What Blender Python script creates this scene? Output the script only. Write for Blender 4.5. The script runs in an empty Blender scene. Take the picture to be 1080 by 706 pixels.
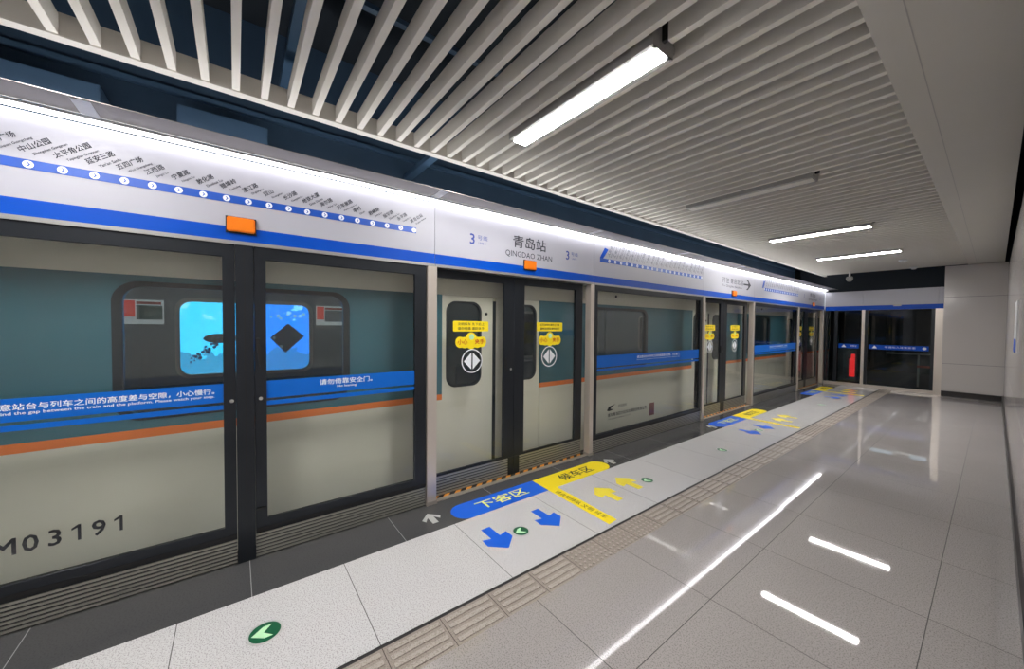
import bpy, bmesh, math, random
from mathutils import Vector, Matrix

random.seed(3)
scene = bpy.context.scene
COL = scene.collection

# ------------------------------------------------------------------ camera
cam_d = bpy.data.cameras.new('camera'); cam = bpy.data.objects.new('camera', cam_d); COL.objects.link(cam)
YAW, PITCH, ROLL = .9232, -.0248, .0086
cy, sy, cp, sp = math.cos(YAW), math.sin(YAW), math.cos(PITCH), math.sin(PITCH)
fw = Vector((-sy * cp, cy * cp, sp)); r0 = Vector((cy, sy, 0)); u0 = r0.cross(fw)
rt = r0 * math.cos(ROLL) + u0 * math.sin(ROLL); up = -r0 * math.sin(ROLL) + u0 * math.cos(ROLL)
M = Matrix((rt, up, -fw)).transposed().to_4x4(); M.translation = Vector((.0522, -.0995, 1.6))
cam.matrix_world = M
cam_d.sensor_width = 36; cam_d.lens = 36 * 385.69 / 1080; cam_d.clip_start = .02
scene.camera = cam

# ------------------------------------------------------------------ world, exposure
w = bpy.data.worlds.new('world'); scene.world = w; w.use_nodes = True
w.node_tree.nodes['Background'].inputs[0].default_value = (.55, .65, .8, 1)
w.node_tree.nodes['Background'].inputs[1].default_value = .01
scene.view_settings.view_transform = 'Standard'; scene.view_settings.look = 'None'
scene.view_settings.gamma = 1; scene.view_settings.use_curve_mapping = False
scene.view_settings.exposure = 0.45
scene.cycles.transparent_max_bounces = 32; scene.cycles.max_bounces = 12
scene.cycles.use_denoising = True
scene.cycles.sample_clamp_indirect = 6

LAMP_E = 88.0      # ceiling lamps
BAR_E = 7.5       # light bar over the header
AD_E = 3.2

# ------------------------------------------------------------------ materials
def srgb(r, g, b):
    f = lambda c: (c / 255) / 12.92 if c / 255 <= .04045 else ((c / 255 + .055) / 1.055) ** 2.4
    return (f(r), f(g), f(b), 1)

def mat(name, col, rough=.5, metal=0, spec=.5, emit=0, var=0, coat=0):
    m = bpy.data.materials.new(name); m.use_nodes = True
    nt = m.node_tree; b = nt.nodes['Principled BSDF']
    b.inputs['Base Color'].default_value = col; b.inputs['Roughness'].default_value = rough
    b.inputs['Metallic'].default_value = metal; b.inputs['Specular IOR Level'].default_value = spec
    b.inputs['Coat Weight'].default_value = coat; b.inputs['Coat Roughness'].default_value = .05
    if emit:
        b.inputs['Emission Color'].default_value = col; b.inputs['Emission Strength'].default_value = emit
    if var:
        tc = nt.nodes.new('ShaderNodeTexCoord'); n = nt.nodes.new('ShaderNodeTexNoise'); n.inputs['Scale'].default_value = 3
        n.inputs['Detail'].default_value = 6
        mx = nt.nodes.new('ShaderNodeMixRGB'); mx.inputs[1].default_value = [c * (1 - var) for c in col[:3]] + [1]
        mx.inputs[2].default_value = [min(1, c * (1 + var)) for c in col[:3]] + [1]
        nt.links.new(tc.outputs['Object'], n.inputs['Vector']); nt.links.new(n.outputs['Fac'], mx.inputs[0])
        nt.links.new(mx.outputs[0], b.inputs['Base Color'])
    return m

def glass(name, tint, ior=1.5, add=0.0):
    m = bpy.data.materials.new(name); m.use_nodes = True; nt = m.node_tree; nt.nodes.clear()
    o = nt.nodes.new('ShaderNodeOutputMaterial'); mx = nt.nodes.new('ShaderNodeMixShader')
    t = nt.nodes.new('ShaderNodeBsdfTransparent'); g = nt.nodes.new('ShaderNodeBsdfGlossy'); lw = nt.nodes.new('ShaderNodeLayerWeight')
    t.inputs[0].default_value = tint; g.inputs['Roughness'].default_value = .01; lw.inputs[0].default_value = .5
    f0 = ((ior - 1) / (ior + 1)) ** 2 + add
    def mth(op, x, y):
        n = nt.nodes.new('ShaderNodeMath'); n.operation = op; n.inputs[1].default_value = y; nt.links.new(x, n.inputs[0]); return n.outputs[0]
    nt.links.new(mth('ADD', mth('MULTIPLY', mth('POWER', lw.outputs['Facing'], 5), 1 - f0), f0), mx.inputs[0])
    nt.links.new(t.outputs[0], mx.inputs[1]); nt.links.new(g.outputs[0], mx.inputs[2]); nt.links.new(mx.outputs[0], o.inputs[0])
    return m

class NT:
    """small helper for node maths"""
    def __init__(s, m): s.nt = m.node_tree; s.n = s.nt.nodes; s.l = s.nt.links
    def math(s, op, a, b=None):
        n = s.n.new('ShaderNodeMath'); n.operation = op
        for i, v in enumerate((a, b)):
            if v is None: continue
            if isinstance(v, (int, float)): n.inputs[i].default_value = v
            else: s.l.new(v, n.inputs[i])
        return n.outputs[0]
    def mix(s, f, a, b):
        n = s.n.new('ShaderNodeMixRGB')
        for i, v in enumerate((f, a, b)):
            if isinstance(v, (int, float)): n.inputs[i].default_value = v
            elif isinstance(v, tuple): n.inputs[i].default_value = v
            else: s.l.new(v, n.inputs[i])
        return n.outputs[0]

def tiled(name, col, dark, joint, ox, px, oy, py, wj=.004, rough=.08, speck=.35, speck_scale=150, tilt=.0022, var=.06, spec=.5):
    """polished stone slabs: speckle, joints in X and Y, each slab lying at its own tiny tilt"""
    m = mat(name, col, rough, spec=spec); k = NT(m); b = k.n['Principled BSDF']
    tc = k.n.new('ShaderNodeTexCoord'); sx = k.n.new('ShaderNodeSeparateXYZ'); k.l.new(tc.outputs['Object'], sx.inputs[0])
    masks, ids = [], []
    for ax, o, p in ((0, ox, px), (1, oy, py)):
        q = k.math('DIVIDE', k.math('SUBTRACT', sx.outputs[ax], o), p)
        ids.append(k.math('FLOOR', q))
        d = k.math('MULTIPLY', k.math('SUBTRACT', .5, k.math('ABSOLUTE', k.math('SUBTRACT', k.math('FRACT', q), .5))), p)
        masks.append(k.math('LESS_THAN', d, wj / 2))
    jm = k.math('MAXIMUM', masks[0], masks[1])
    cx = k.n.new('ShaderNodeCombineXYZ'); k.l.new(ids[0], cx.inputs[0]); k.l.new(ids[1], cx.inputs[1])
    wn = k.n.new('ShaderNodeTexWhiteNoise'); wn.noise_dimensions = '3D'; k.l.new(cx.outputs[0], wn.inputs['Vector'])
    n1 = k.n.new('ShaderNodeTexNoise'); n1.inputs['Scale'].default_value = speck_scale; n1.inputs['Detail'].default_value = 2
    n2 = k.n.new('ShaderNodeTexNoise'); n2.inputs['Scale'].default_value = 2.5; n2.inputs['Detail'].default_value = 5
    k.l.new(tc.outputs['Object'], n1.inputs['Vector']); k.l.new(tc.outputs['Object'], n2.inputs['Vector'])
    ramp = k.n.new('ShaderNodeValToRGB'); ramp.color_ramp.elements[0].position = .38; ramp.color_ramp.elements[1].position = .48
    k.l.new(n1.outputs['Fac'], ramp.inputs[0])
    spk = k.math('ADD', k.math('MULTIPLY', ramp.outputs[0], speck), 1 - speck)
    c1 = k.mix(spk, dark, col)
    tone = k.math('ADD', 1 - var, k.math('MULTIPLY', k.math('ADD', wn.outputs['Value'], n2.outputs['Fac']), var))
    mul = k.n.new('ShaderNodeMixRGB'); mul.blend_type = 'MULTIPLY'; mul.inputs[0].default_value = 1
    k.l.new(c1, mul.inputs[1]); k.l.new(tone, mul.inputs[2])
    k.l.new(k.mix(jm, mul.outputs[0], joint), b.inputs['Base Color'])
    k.l.new(k.math('ADD', rough, k.math('MULTIPLY', jm, .5)), b.inputs['Roughness'])
    g = k.n.new('ShaderNodeNewGeometry')
    v1 = k.n.new('ShaderNodeVectorMath'); v1.operation = 'SUBTRACT'; k.l.new(wn.outputs['Color'], v1.inputs[0]); v1.inputs[1].default_value = (.5, .5, .5)
    v2 = k.n.new('ShaderNodeVectorMath'); v2.operation = 'SCALE'; k.l.new(v1.outputs[0], v2.inputs[0]); v2.inputs['Scale'].default_value = tilt * 2
    v3 = k.n.new('ShaderNodeVectorMath'); v3.operation = 'ADD'; k.l.new(g.outputs['Normal'], v3.inputs[0]); k.l.new(v2.outputs[0], v3.inputs[1])
    v4 = k.n.new('ShaderNodeVectorMath'); v4.operation = 'NORMALIZE'; k.l.new(v3.outputs[0], v4.inputs[0])
    k.l.new(v4.outputs[0], b.inputs['Normal'])
    return m

def striped(name, a, bcol, period):
    m = mat(name, a, .6); k = NT(m); tc = k.n.new('ShaderNodeTexCoord'); s = k.n.new('ShaderNodeSeparateXYZ')
    k.l.new(tc.outputs['Object'], s.inputs[0])
    q = k.math('FRACT', k.math('DIVIDE', k.math('ADD', s.outputs[0], s.outputs[1]), period))
    k.l.new(k.mix(k.math('LESS_THAN', q, .5), a, bcol), k.n['Principled BSDF'].inputs['Base Color'])
    return m

G = .0
floor_m = tiled('polished grey granite', srgb(166, 160, 158), srgb(92, 84, 82), srgb(58, 54, 52), -.92, .787, 2.94, .825, rough=.03, speck=.5)
strip_m = tiled('pale speckled granite', srgb(205, 203, 203), srgb(120, 114, 112), srgb(70, 66, 64), -3.4, 5, 2.94, .825, rough=.10, tilt=.0015, speck=.55)
dark_m = tiled('dark brushed granite', srgb(74, 74, 75), srgb(50, 50, 52), srgb(140, 140, 140), -4, 9, -.035, .93, rough=.16, speck=.3, speck_scale=120)
tact_m = tiled('tactile granite', srgb(170, 160, 151), srgb(100, 90, 82), srgb(76, 70, 66), -4, 9, .155, .31, rough=.45, speck=.5)
tact_d = tiled('tactile granite ground', srgb(150, 140, 131), srgb(96, 86, 78), srgb(84, 76, 70), -4, 9, .155, .31, rough=.5, speck=.5)
M_black = mat('black aluminium', srgb(36, 40, 46), .32, .4)
M_black2 = mat('black rubber', srgb(18, 18, 20), .5)
M_channel = mat('black drain', srgb(28, 26, 25), .6)
M_steel = mat('brushed steel', srgb(214, 204, 194), .3, .6)
M_steel2 = mat('brushed steel side', srgb(176, 168, 158), .35, .5)
M_alu = mat('light aluminium', srgb(170, 170, 168), .35, .6)
M_rib = mat('ribbed aluminium', srgb(176, 174, 166), .35, .7)
M_white = mat('white enamel', srgb(176, 176, 186), .35, spec=.4)
M_blue = mat('station blue film', srgb(0, 74, 182), .4, spec=.2)
M_band = mat('notice blue film', srgb(4, 98, 196), .35, spec=.3)
M_blue2 = mat('route line blue', srgb(20, 78, 176), .4)
M_ink = mat('printed dark ink', srgb(34, 36, 48), .6)
M_inkl = mat('printed grey ink', srgb(112, 114, 124), .6)
M_inkb = mat('printed blue ink', srgb(50, 70, 150), .6)
M_whitef = mat('white print', srgb(236, 240, 246), .5)
M_orange = mat('orange lamp cover', srgb(245, 128, 24), .3)
M_slat = mat('powder coated baffle', srgb(226, 222, 214), .65, spec=.3, var=.03)
M_slab = mat('painted bulkhead', srgb(200, 197, 190), .55, var=.03)
M_canopy = mat('satin canopy metal', srgb(132, 127, 124), .3, .3)
M_navy = mat('dark blue painted void', srgb(56, 80, 104), .7, var=.25)
M_navy2 = mat('blue galvanised duct', srgb(72, 100, 128), .5, var=.25)
M_void = mat('black ceiling void', srgb(34, 42, 50), .8)
M_lamp = mat('lamp diffuser', (1, .985, .96, 1), .4, emit=LAMP_E)
M_unlit = mat('unlit lamp diffuser', srgb(232, 228, 220), .5)
M_bar = mat('light bar lens', (1, .99, 1, 1), .4, emit=BAR_E)
M_house = mat('lamp housing', srgb(170, 168, 165), .4, .3)
M_wall = mat('glazed wall panel', srgb(196, 190, 186), .16, spec=.5, coat=.2, var=.02)
M_base = mat('black skirting', srgb(40, 38, 38), .3)
M_cream = mat('train cream paint', srgb(232, 228, 214), .28, coat=.3)
M_teal = mat('train teal paint', srgb(62, 110, 124), .3, coat=.3)
M_torange = mat('train orange stripe', srgb(244, 132, 66), .35)
M_tframe = mat('window gasket', srgb(40, 46, 52), .4)
M_inner = mat('train interior lining', srgb(120, 126, 128), .5)
M_seat = mat('train seat', srgb(60, 80, 96), .4)
M_yel = mat('yellow film', srgb(248, 222, 28), .4)
M_yelw = mat('worn yellow paint', srgb(240, 220, 62), .5, var=.05)
M_yprint = mat('pale yellow print', srgb(240, 240, 120), .5)
M_red = mat('red print', srgb(196, 60, 30), .5)
M_fblue = mat('blue floor film', srgb(20, 96, 216), .38)
M_green = mat('green floor film', srgb(22, 92, 62), .35)
M_lgreen = mat('pale green film', srgb(186, 232, 186), .4)
M_silver = mat('silver floor film', srgb(176, 176, 174), .4)
M_hazard = striped('hazard tape', srgb(240, 160, 60), srgb(40, 34, 30), .12)
M_glass = glass('clear screen glass', (.93, .945, .935, 1), 1.45)
M_glass_d = glass('door glass', (.95, .96, .95, 1), 1.45)
M_glass_t = glass('tinted train glass', (.66, .72, .75, 1), 1.5, .03)
M_glass_e = glass('end screen glass', (.62, .7, .72, 1), 1.5)
M_tun = mat('tunnel concrete', srgb(58, 60, 62), .9, var=.2)
M_redlamp = mat('red signal light', (1, .03, .03, 1), .4, emit=1.1)
M_chrome = mat('chrome', srgb(210, 212, 214), .15, 1)
M_wsign = mat('sign white', srgb(225, 225, 225), .4)

# ------------------------------------------------------------------ builders
ORG = {}
def link(o, parent=None):
    COL.objects.link(o)
    if parent is not None: o.parent = parent
    ORG[o.name] = ORG[parent.name] if parent is not None else Vector((0, 0, 0))
    return o

def thing(name, label, cat, loc, group=None):
    o = bpy.data.objects.new(name, None); COL.objects.link(o); o.location = loc; o.empty_display_size = .1
    ORG[o.name] = Vector(loc); tag(o, label, cat, group); return o

def tag(o, label, cat, group=None):
    o['label'] = label; o['category'] = cat
    if group: o['group'] = group
    return o

def obj(name, bm, m, parent=None, bevel=0):
    off = ORG[parent.name] if parent is not None else Vector((0, 0, 0))
    if bevel:
        bmesh.ops.bevel(bm, geom=[e for e in bm.edges], offset=bevel, segments=2, affect='EDGES', clamp_overlap=True)
    if parent is not None: bmesh.ops.translate(bm, vec=-off, verts=bm.verts)
    bmesh.ops.recalc_face_normals(bm, faces=bm.faces)
    me = bpy.data.meshes.new(name); bm.to_mesh(me); bm.free(); me.materials.append(m)
    return link(bpy.data.objects.new(name, me), parent)

def single(name, bm, m, label, cat, group=None, bevel=0, loc=None):
    """a thing that is one mesh; its origin goes to its base"""
    if bevel:
        bmesh.ops.bevel(bm, geom=[e for e in bm.edges], offset=bevel, segments=2, affect='EDGES', clamp_overlap=True)
    xs = [v.co for v in bm.verts]
    c = Vector((sum(v.x for v in xs) / len(xs), sum(v.y for v in xs) / len(xs), min(v.z for v in xs)))
    bmesh.ops.translate(bm, vec=-c, verts=bm.verts)
    bmesh.ops.recalc_face_normals(bm, faces=bm.faces)
    me = bpy.data.meshes.new(name); bm.to_mesh(me); bm.free(); me.materials.append(m)
    o = link(bpy.data.objects.new(name, me)); o.location = c; ORG[o.name] = c
    return tag(o, label, cat, group)

def struct(name, bm, m, parent=None):
    o = obj(name, bm, m, parent); 
    if parent is None: o['kind'] = 'structure'
    return o

def B(*boxes):
    """bmesh of boxes (x0,x1,y0,y1,z0,z1)"""
    bm = bmesh.new()
    for x0, x1, y0, y1, z0, z1 in boxes: addbox(bm, x0, x1, y0, y1, z0, z1)
    return bm
def addbox(bm, x0, x1, y0, y1, z0, z1):
    v = [bm.verts.new((x, y, z)) for x in (x0, x1) for y in (y0, y1) for z in (z0, z1)]
    for f in ((0, 1, 3, 2), (4, 6, 7, 5), (0, 4, 5, 1), (2, 3, 7, 6), (0, 2, 6, 4), (1, 5, 7, 3)): bm.faces.new([v[i] for i in f])

class Plane:
    def __init__(s, o, u, v): s.o, s.u, s.v = Vector(o), Vector(u), Vector(v); s.n = s.u.cross(s.v)
    def __call__(s, a, b, c=0): return s.o + s.u * a + s.v * b + s.n * c
def PX(x): return Plane((x, 0, 0), (0, 1, 0), (0, 0, 1))          # faces +X: (Y, Z)
def PY(y): return Plane((0, y, 0), (1, 0, 0), (0, 0, 1))          # faces -Y: (X, Z)
FL = Plane((0, 0, 0), (0, 1, 0), (-1, 0, 0))                      # floor read by someone facing the doors: (Y, -X)

def prism(pl, polys, t0, t1):
    """polygons in a plane thickened from t0 to t1 along its normal"""
    bm = bmesh.new()
    for poly in polys:
        a = [bm.verts.new(pl(x, y, t0)) for x, y in poly]; b = [bm.verts.new(pl(x, y, t1)) for x, y in poly]
        bm.faces.new(a[::-1]); bm.faces.new(b); n = len(poly)
        for i in range(n): bm.faces.new((a[i], a[(i + 1) % n], b[(i + 1) % n], b[i]))
    return bm

def plate(pl, outer, holes, t0, t1):
    """flat plate with holes"""
    cu = bpy.data.curves.new('t', 'CURVE'); cu.dimensions = '2D'; cu.fill_mode = 'BOTH'; cu.extrude = .5
    for pts in [outer] + holes:
        s = cu.splines.new('POLY'); s.points.add(len(pts) - 1); s.use_cyclic_u = True
        for p, (x, y) in zip(s.points, pts): p.co = (x, y, 0, 1)
    me = conv(cu); bm = bmesh.new(); bm.from_mesh(me); bpy.data.meshes.remove(me)
    for v in bm.verts: v.co = pl(v.co.x, v.co.y, t0 + (v.co.z + .5) * (t1 - t0))
    bmesh.ops.remove_doubles(bm, verts=bm.verts, dist=1e-5)
    return bm

def conv(cu):
    o = bpy.data.objects.new('t', cu); COL.objects.link(o)
    bpy.context.view_layer.update()
    me = bpy.data.meshes.new_from_object(o.evaluated_get(bpy.context.evaluated_depsgraph_get()))
    bpy.data.objects.remove(o); bpy.data.curves.remove(cu)
    return me

def rect(x0, x1, y0, y1): return [(x0, y0), (x1, y0), (x1, y1), (x0, y1)]
def rrect(x0, x1, y0, y1, r, n=6):
    out = []
    for cx, cy_, a in ((x1 - r, y1 - r, 0), (x0 + r, y1 - r, 90), (x0 + r, y0 + r, 180), (x1 - r, y0 + r, 270)):
        for i in range(n + 1):
            t = math.radians(a + 90 * i / n); out.append((cx + r * math.cos(t), cy_ + r * math.sin(t)))
    return out
def circ(cx, cy_, r, n=28, ry=None): return [(cx + r * math.cos(2 * math.pi * i / n), cy_ + (ry or r) * math.sin(2 * math.pi * i / n)) for i in range(n)]

def text(name, s, pl, x, y, h, m, parent, wd=None, ang=0, bold=0, align='L', t=.0012, space=1, base=.0):
    """flat lettering; (x, y) is its lower corner (or middle of the foot), h the height of its ink, wd its width"""
    cu = bpy.data.curves.new('t', 'FONT'); cu.body = s; cu.size = 1; cu.space_character = space
    cu.resolution_u = 2
    me = conv(cu); bm = bmesh.new(); bm.from_mesh(me); bpy.data.meshes.remove(me)
    if not bm.verts: bm.free(); return None
    if bold:
        src = bm.copy(); tm = bpy.data.meshes.new('t')
        for q, (dx, dy) in enumerate(((bold, bold), (-bold, bold), (bold, -bold), (-bold, -bold))):
            c2 = src.copy(); bmesh.ops.translate(c2, vec=(dx, dy, q + 1), verts=c2.verts); c2.to_mesh(tm); c2.free(); bm.from_mesh(tm)
        src.free(); bpy.data.meshes.remove(tm)
    x0, x1 = min(v.co.x for v in bm.verts), max(v.co.x for v in bm.verts)
    y0, y1 = min(v.co.y for v in bm.verts), max(v.co.y for v in bm.verts)
    sc = h / (y1 - y0); sxx = (wd / (x1 - x0)) if wd else sc
    ax = {'L': 0, 'C': .5, 'R': 1}[align]; ca, sa = math.cos(ang), math.sin(ang)
    for v in bm.verts:
        a = (v.co.x - x0 - ax * (x1 - x0)) * sxx; b = (v.co.y - y0) * sc
        v.co = pl(x + a * ca - b * sa, y + a * sa + b * ca, t + 1e-4 * v.co.z)
    off = ORG[parent.name] if parent is not None else Vector((0, 0, 0))
    bmesh.ops.translate(bm, vec=-off, verts=bm.verts)
    me = bpy.data.meshes.new(name); bm.to_mesh(me); bm.free(); me.materials.append(m)
    return link(bpy.data.objects.new(name, me), parent)

def cyl(pl, cx, cy_, r, t0, t1, n=20): return prism(pl, [circ(cx, cy_, r, n)], t0, t1)
def lathe(cx, cy_, prof, n=24):
    bm = bmesh.new(); rings = []
    for r, z in prof: rings.append([bm.verts.new((cx + r * math.cos(2 * math.pi * i / n), cy_ + r * math.sin(2 * math.pi * i / n), z)) for i in range(n)])
    for a, b in zip(rings, rings[1:]):
        for i in range(n): bm.faces.new((a[i], a[(i + 1) % n], b[(i + 1) % n], b[i]))
    bm.faces.new(rings[0][::-1]); bm.faces.new(rings[-1])
    return bm

# ------------------------------------------------------------------ the setting
XF = -2.95                      # front of the screen doors
YE = 13.6                       # end screen
Y0, Y1 = -7.0, 13.6
struct('floor', B((-1.52, .6, Y0, Y1 + .1, -.2, 0)), floor_m)
struct('trim_1', B((-2.53, -1.757, Y0, Y1 + .1, -.2, 0)), strip_m)
struct('trim_2', B((XF, -2.53, Y0, Y1 + .1, -.2, 0)), dark_m)
struct('trim_3', B((-1.757, -1.735, Y0, Y1 + .1, -.2, -.001)), M_channel)
# tactile paving: ridged slabs, studded ones in front of each door
bm = B((-1.735, -1.52, Y0, Y1 + .1, -.2, 0))
tact = struct('trim_4', bm, tact_d)
bm = bmesh.new(); bm2 = bmesh.new()
for i in range(-8, 44):
    ya = .155 + .31 * i
    if ya > Y1 - .3: break
    stud = any(1.6 < ya + .15 - 4.95 * k < 2.75 for k in range(3))
    if stud:
        for a in range(7):
            for b in range(5):
                cx, cyy = -1.71 + .042 * b, ya + .03 + .042 * a
                vs = [(cx + .014 * math.cos(t * math.pi / 4), cyy + .014 * math.sin(t * math.pi / 4)) for t in range(8)]
                lo = [bm2.verts.new((x, y, 0)) for x, y in vs]; hi = [bm2.verts.new((cx + (x - cx) * .75, cyy + (y - cyy) * .75, .006)) for x, y in vs]
                bm2.faces.new(hi)
                for q in range(8): bm2.faces.new((lo[q], lo[(q + 1) % 8], hi[(q + 1) % 8], hi[q]))
    else:
        for b in range(4):
            cx = -1.702 + .05 * b; addbox(bm, cx - .014, cx + .014, ya + .018, ya + .292, 0, .004)
o = struct('tactile_ridge', bm, tact_m, tact); o['kind'] = 'stuff'
o = struct('tactile_stud', bm2, tact_m, tact); o['kind'] = 'stuff'

WX = .19                        # long wall
bm = bmesh.new()
edges = [Y0 + 1.2 * i for i in range(18)]
for a, b in zip(edges, edges[1:]):
    for z0, z1 in ((.12, .82), (.82, 2.41), (2.41, 2.98)):
        addbox(bm, WX, WX + .03, a + .003, min(b, 13.45) - .003, z0 + .003, z1 - .003)
struct('wall_right', bm, M_wall)
struct('wall_right_backing', B((WX + .03, WX + .1, Y0, Y1, -.1, 2.97)), M_base)
struct('wall_right_upper', B((WX + .3, WX + .4, Y0, Y1, 2.9, 4.2)), M_void)
struct('baseboard_right', B((WX - .018, WX, Y0, 13.45, 0, .12)), M_base)
bm = bmesh.new()
for z0, z1 in ((.12, .78), (.78, 2.36), (2.36, 3.1)):
    addbox(bm, -.71, WX, 13.45, 13.5, z0 + .003, z1 - .003)
struct('wall_back', bm, M_wall)
struct('baseboard_back', B((-.71, WX - .018, 13.432, 13.45, 0, .12)), M_base)
struct('wall_back_upper', B((-3.6, -.705, 13.75, 13.85, 2.6, 4.2), (-.70, .6, 13.51, 13.8, -.1, 4.2)), M_void)
struct('wall_front', B((-2.95, .6, Y0 - .1, Y0, 0, 4.2)), M_wall)
struct('wall_left', B((XF - .15, XF, Y0, -1.44, 0, 3.1)), M_white)
# bulkhead, ceiling edge channel, dark void above
struct('ceiling_bulkhead', B((-.37, .14, Y0, 13.45, 3.1, 4.1), ), M_slab)
struct('trim_5', B((-.2415, -.2365, Y0, 13.45, 3.0985, 3.0999)), M_house)
struct('ceiling_trim', B((-2.985, -2.945, Y0, 13.6, 3.1, 3.22), (-3.0, -2.935, Y0, 13.6, 3.09, 3.1)), M_slat)
struct('ceiling', B((-4.2, .6, Y0, 14, 4.1, 4.2)), M_void)
struct('wall_void', B((-3.85, -3.75, Y0, 13.8, 2.6, 4.2)), M_navy)
struct('ceiling_void_floor', B((-3.75, -3.2, Y0, 13.8, 2.7, 2.74)), M_navy)
# tunnel
struct('wall_tunnel', B((-7.5, -7.3, Y0, 20, -1.3, 4.2), (-7.3, -3.75, Y0 - .1, Y0, -1.3, 4.2), (-7.3, 2.5, 20, 20.2, -1.3, 4.2), (2.3, 2.5, 14, 20, -1.3, 4.2)), M_tun)
struct('floor_tunnel', B((-7.5, -3.15, Y0, 14, -1.3, -1.2), (-7.5, 2.5, 14, 20, -1.3, -1.2)), M_tun)
struct('ceiling_tunnel', B((-7.5, -3.8, Y0, 20, 4.1, 4.2), (-3.8, 2.5, 14, 20, 3.2, 3.3)), M_tun)
struct('platform_edge', B((-3.13, XF, Y0, Y1 + .1, -1.2, -.002)), M_base)

# ------------------------------------------------------------------ ceiling baffles and lamps
LROWS = {0: 'lit', 18: 'unlit', 36: 'lit', 54: 'lit', -18: 'lit', -36: 'lit'}  # the negative rows are unseen lamps added behind the camera for light
SP = .152
def baffle(y, x0, x1, label, group):
    return single('ceiling_baffle', B((x0, x1, y - .02, y + .02, 3.1, 3.21)), M_slat, label, 'ceiling baffle', group)
for k in range(-21, 77):
    y = 1.74 + SP * k
    if k in LROWS: continue
    baffle(y, -2.945, -.37, 'pale grey ceiling baffle running crosswise from the edge channel to the bulkhead', 'crosswise ceiling baffles')
ROWN = {0: 'beside the lit lamp with vent holes', 18: 'in line with the unlit lamp', 36: 'by the first slim lit lamp', 54: 'by the last slim lit lamp'}
for k, n in ROWN.items():
    y = 1.74 + SP * k
    baffle(y, -2.945, -2.33, 'short baffle stub on the door side, ' + n, 'short baffle stubs')
    baffle(y, -1.02, -.37, 'short baffle stub at the bulkhead, ' + n, 'short baffle stubs')

LNAMES = {0: 'big lit linear ceiling lamp with vent holes above the station name panel', 18: 'unlit linear ceiling lamp between two lit ones',
          36: 'slim lit ceiling lamp next after the unlit lamp', 54: 'slim lit ceiling lamp by the two white detectors',
          -18: 'unseen lit ceiling lamp added above where the photographer stands', -36: 'unseen lit ceiling lamp added behind where the photographer stands'}
for k, st in LROWS.items():
    y = 1.74 + SP * k; x0, x1 = -2.31, -1.06
    t = thing('ceiling_lamp', LNAMES[k], 'ceiling lamp', ((x0 + x1) / 2, y, 3.085), 'linear lamps between the baffles')
    obj('housing', B((x0, x1, y - .1, y - .088, 3.07, 3.2), (x0, x1, y + .088, y + .1, 3.07, 3.2), (x0, x0 + .012, y - .088, y + .088, 3.07, 3.2),
                     (x1 - .012, x1, y - .088, y + .088, 3.07, 3.2), (x0, x1, y - .1, y + .1, 3.2, 3.21),
                     (x0, x1, y - .088, y - .057, 3.07, 3.078), (x0, x1, y + .057, y + .088, 3.07, 3.078)), M_house, t)
    obj('diffuser', B((x0 + .012, x1 - .012, y - .056, y + .056, 3.064, 3.085)), M_lamp if st == 'lit' else M_unlit, t, bevel=.002)
    for bx0, bx1 in ((x1 - .002, x1 + .06), (x0 - .03, x0)): obj('hanging_bracket', B((bx0, bx1, y - .012, y + .012, 3.12, 3.3)), M_black2, t)
    if k in (0, 18):
        sp_ = obj('side_rail', B((x0, x1, y + .1, y + .118, 3.11, 3.15)), M_house, t)
        for q in range(9):
            cx = x0 + .1 + .085 * q + (.25 if q > 5 else 0)
            bm = bmesh.new(); bmesh.ops.create_uvsphere(bm, u_segments=8, v_segments=6, radius=.008, matrix=Matrix.Translation((cx, y + .11, 3.108)))
            obj('vent_hole', bm, M_whitef, sp_)

# things in the dark void above the canopy
def duct(boxes, m, label, name='duct', cat='duct'):
    return single(name, B(*boxes), m, label, cat, 'ducts in the dark void', bevel=.004)
duct([(-3.745, -3.45, -1.35, -.78, 2.80, 3.12)], M_navy2, 'dark blue duct end in the void above the route map, first from the near end')
duct([(-3.745, -3.5, -.42, .12, 2.84, 3.16)], M_navy2, 'dark blue boxy duct in the void over the orange indicator lamp')
duct([(-3.74, -2.99, 1.32, 1.40, 3.12, 3.17)], M_navy2, 'slim blue cross tray spanning the void above the station name', 'cable_tray', 'cable tray')
duct([(-3.745, -3.7, -6, 13.6, 3.32, 3.36)], M_navy2, 'long thin pipe running along the void wall', 'pipe', 'pipe')
for k in range(4):
    yy = .2 + 3.1 * k
    single('support_beam', B((-3.74, -.4, yy, yy + .06, 3.5, 3.58)), M_navy2, 'dark steel beam above the baffles, number %s along the platform' % ('one two three four'.split()[k]), 'beam', 'beams above the baffles')
single('conduit', B((-2.3, -2.26, -2, 13, 3.5, 3.53)), M_navy2, 'thin grey conduit running along the void above the baffles', 'conduit')

# ------------------------------------------------------------------ canopy and light bar
t = thing('canopy', 'long grey metal canopy lip above the white header', 'canopy', (-2.8, 6, 2.69))
obj('soffit', B((-2.868, -2.668, -1.44, YE - .02, 2.69, 2.6935)), M_canopy, t)
for i in range(8):
    yb = -.70 + 1.97 * i
    if yb > 13: break
    obj('soffit_glint', B((-2.866, -2.68, yb - .035, yb + .035, 2.687, 2.69)), M_whitef, t)  # white strips standing in for bright reflections along the soffit
t = thing('light_bar', 'continuous white light bar under the canopy lip', 'light bar', (-2.89, 6, 2.655))
obj('lens', B((-2.945, -2.876, -1.44, YE - .1, 2.677, 2.684)), M_bar, t)
obj('lip', B((-2.8755, -2.868, -1.44, YE - .1, 2.676, 2.686)), M_whitef, t)

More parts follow.
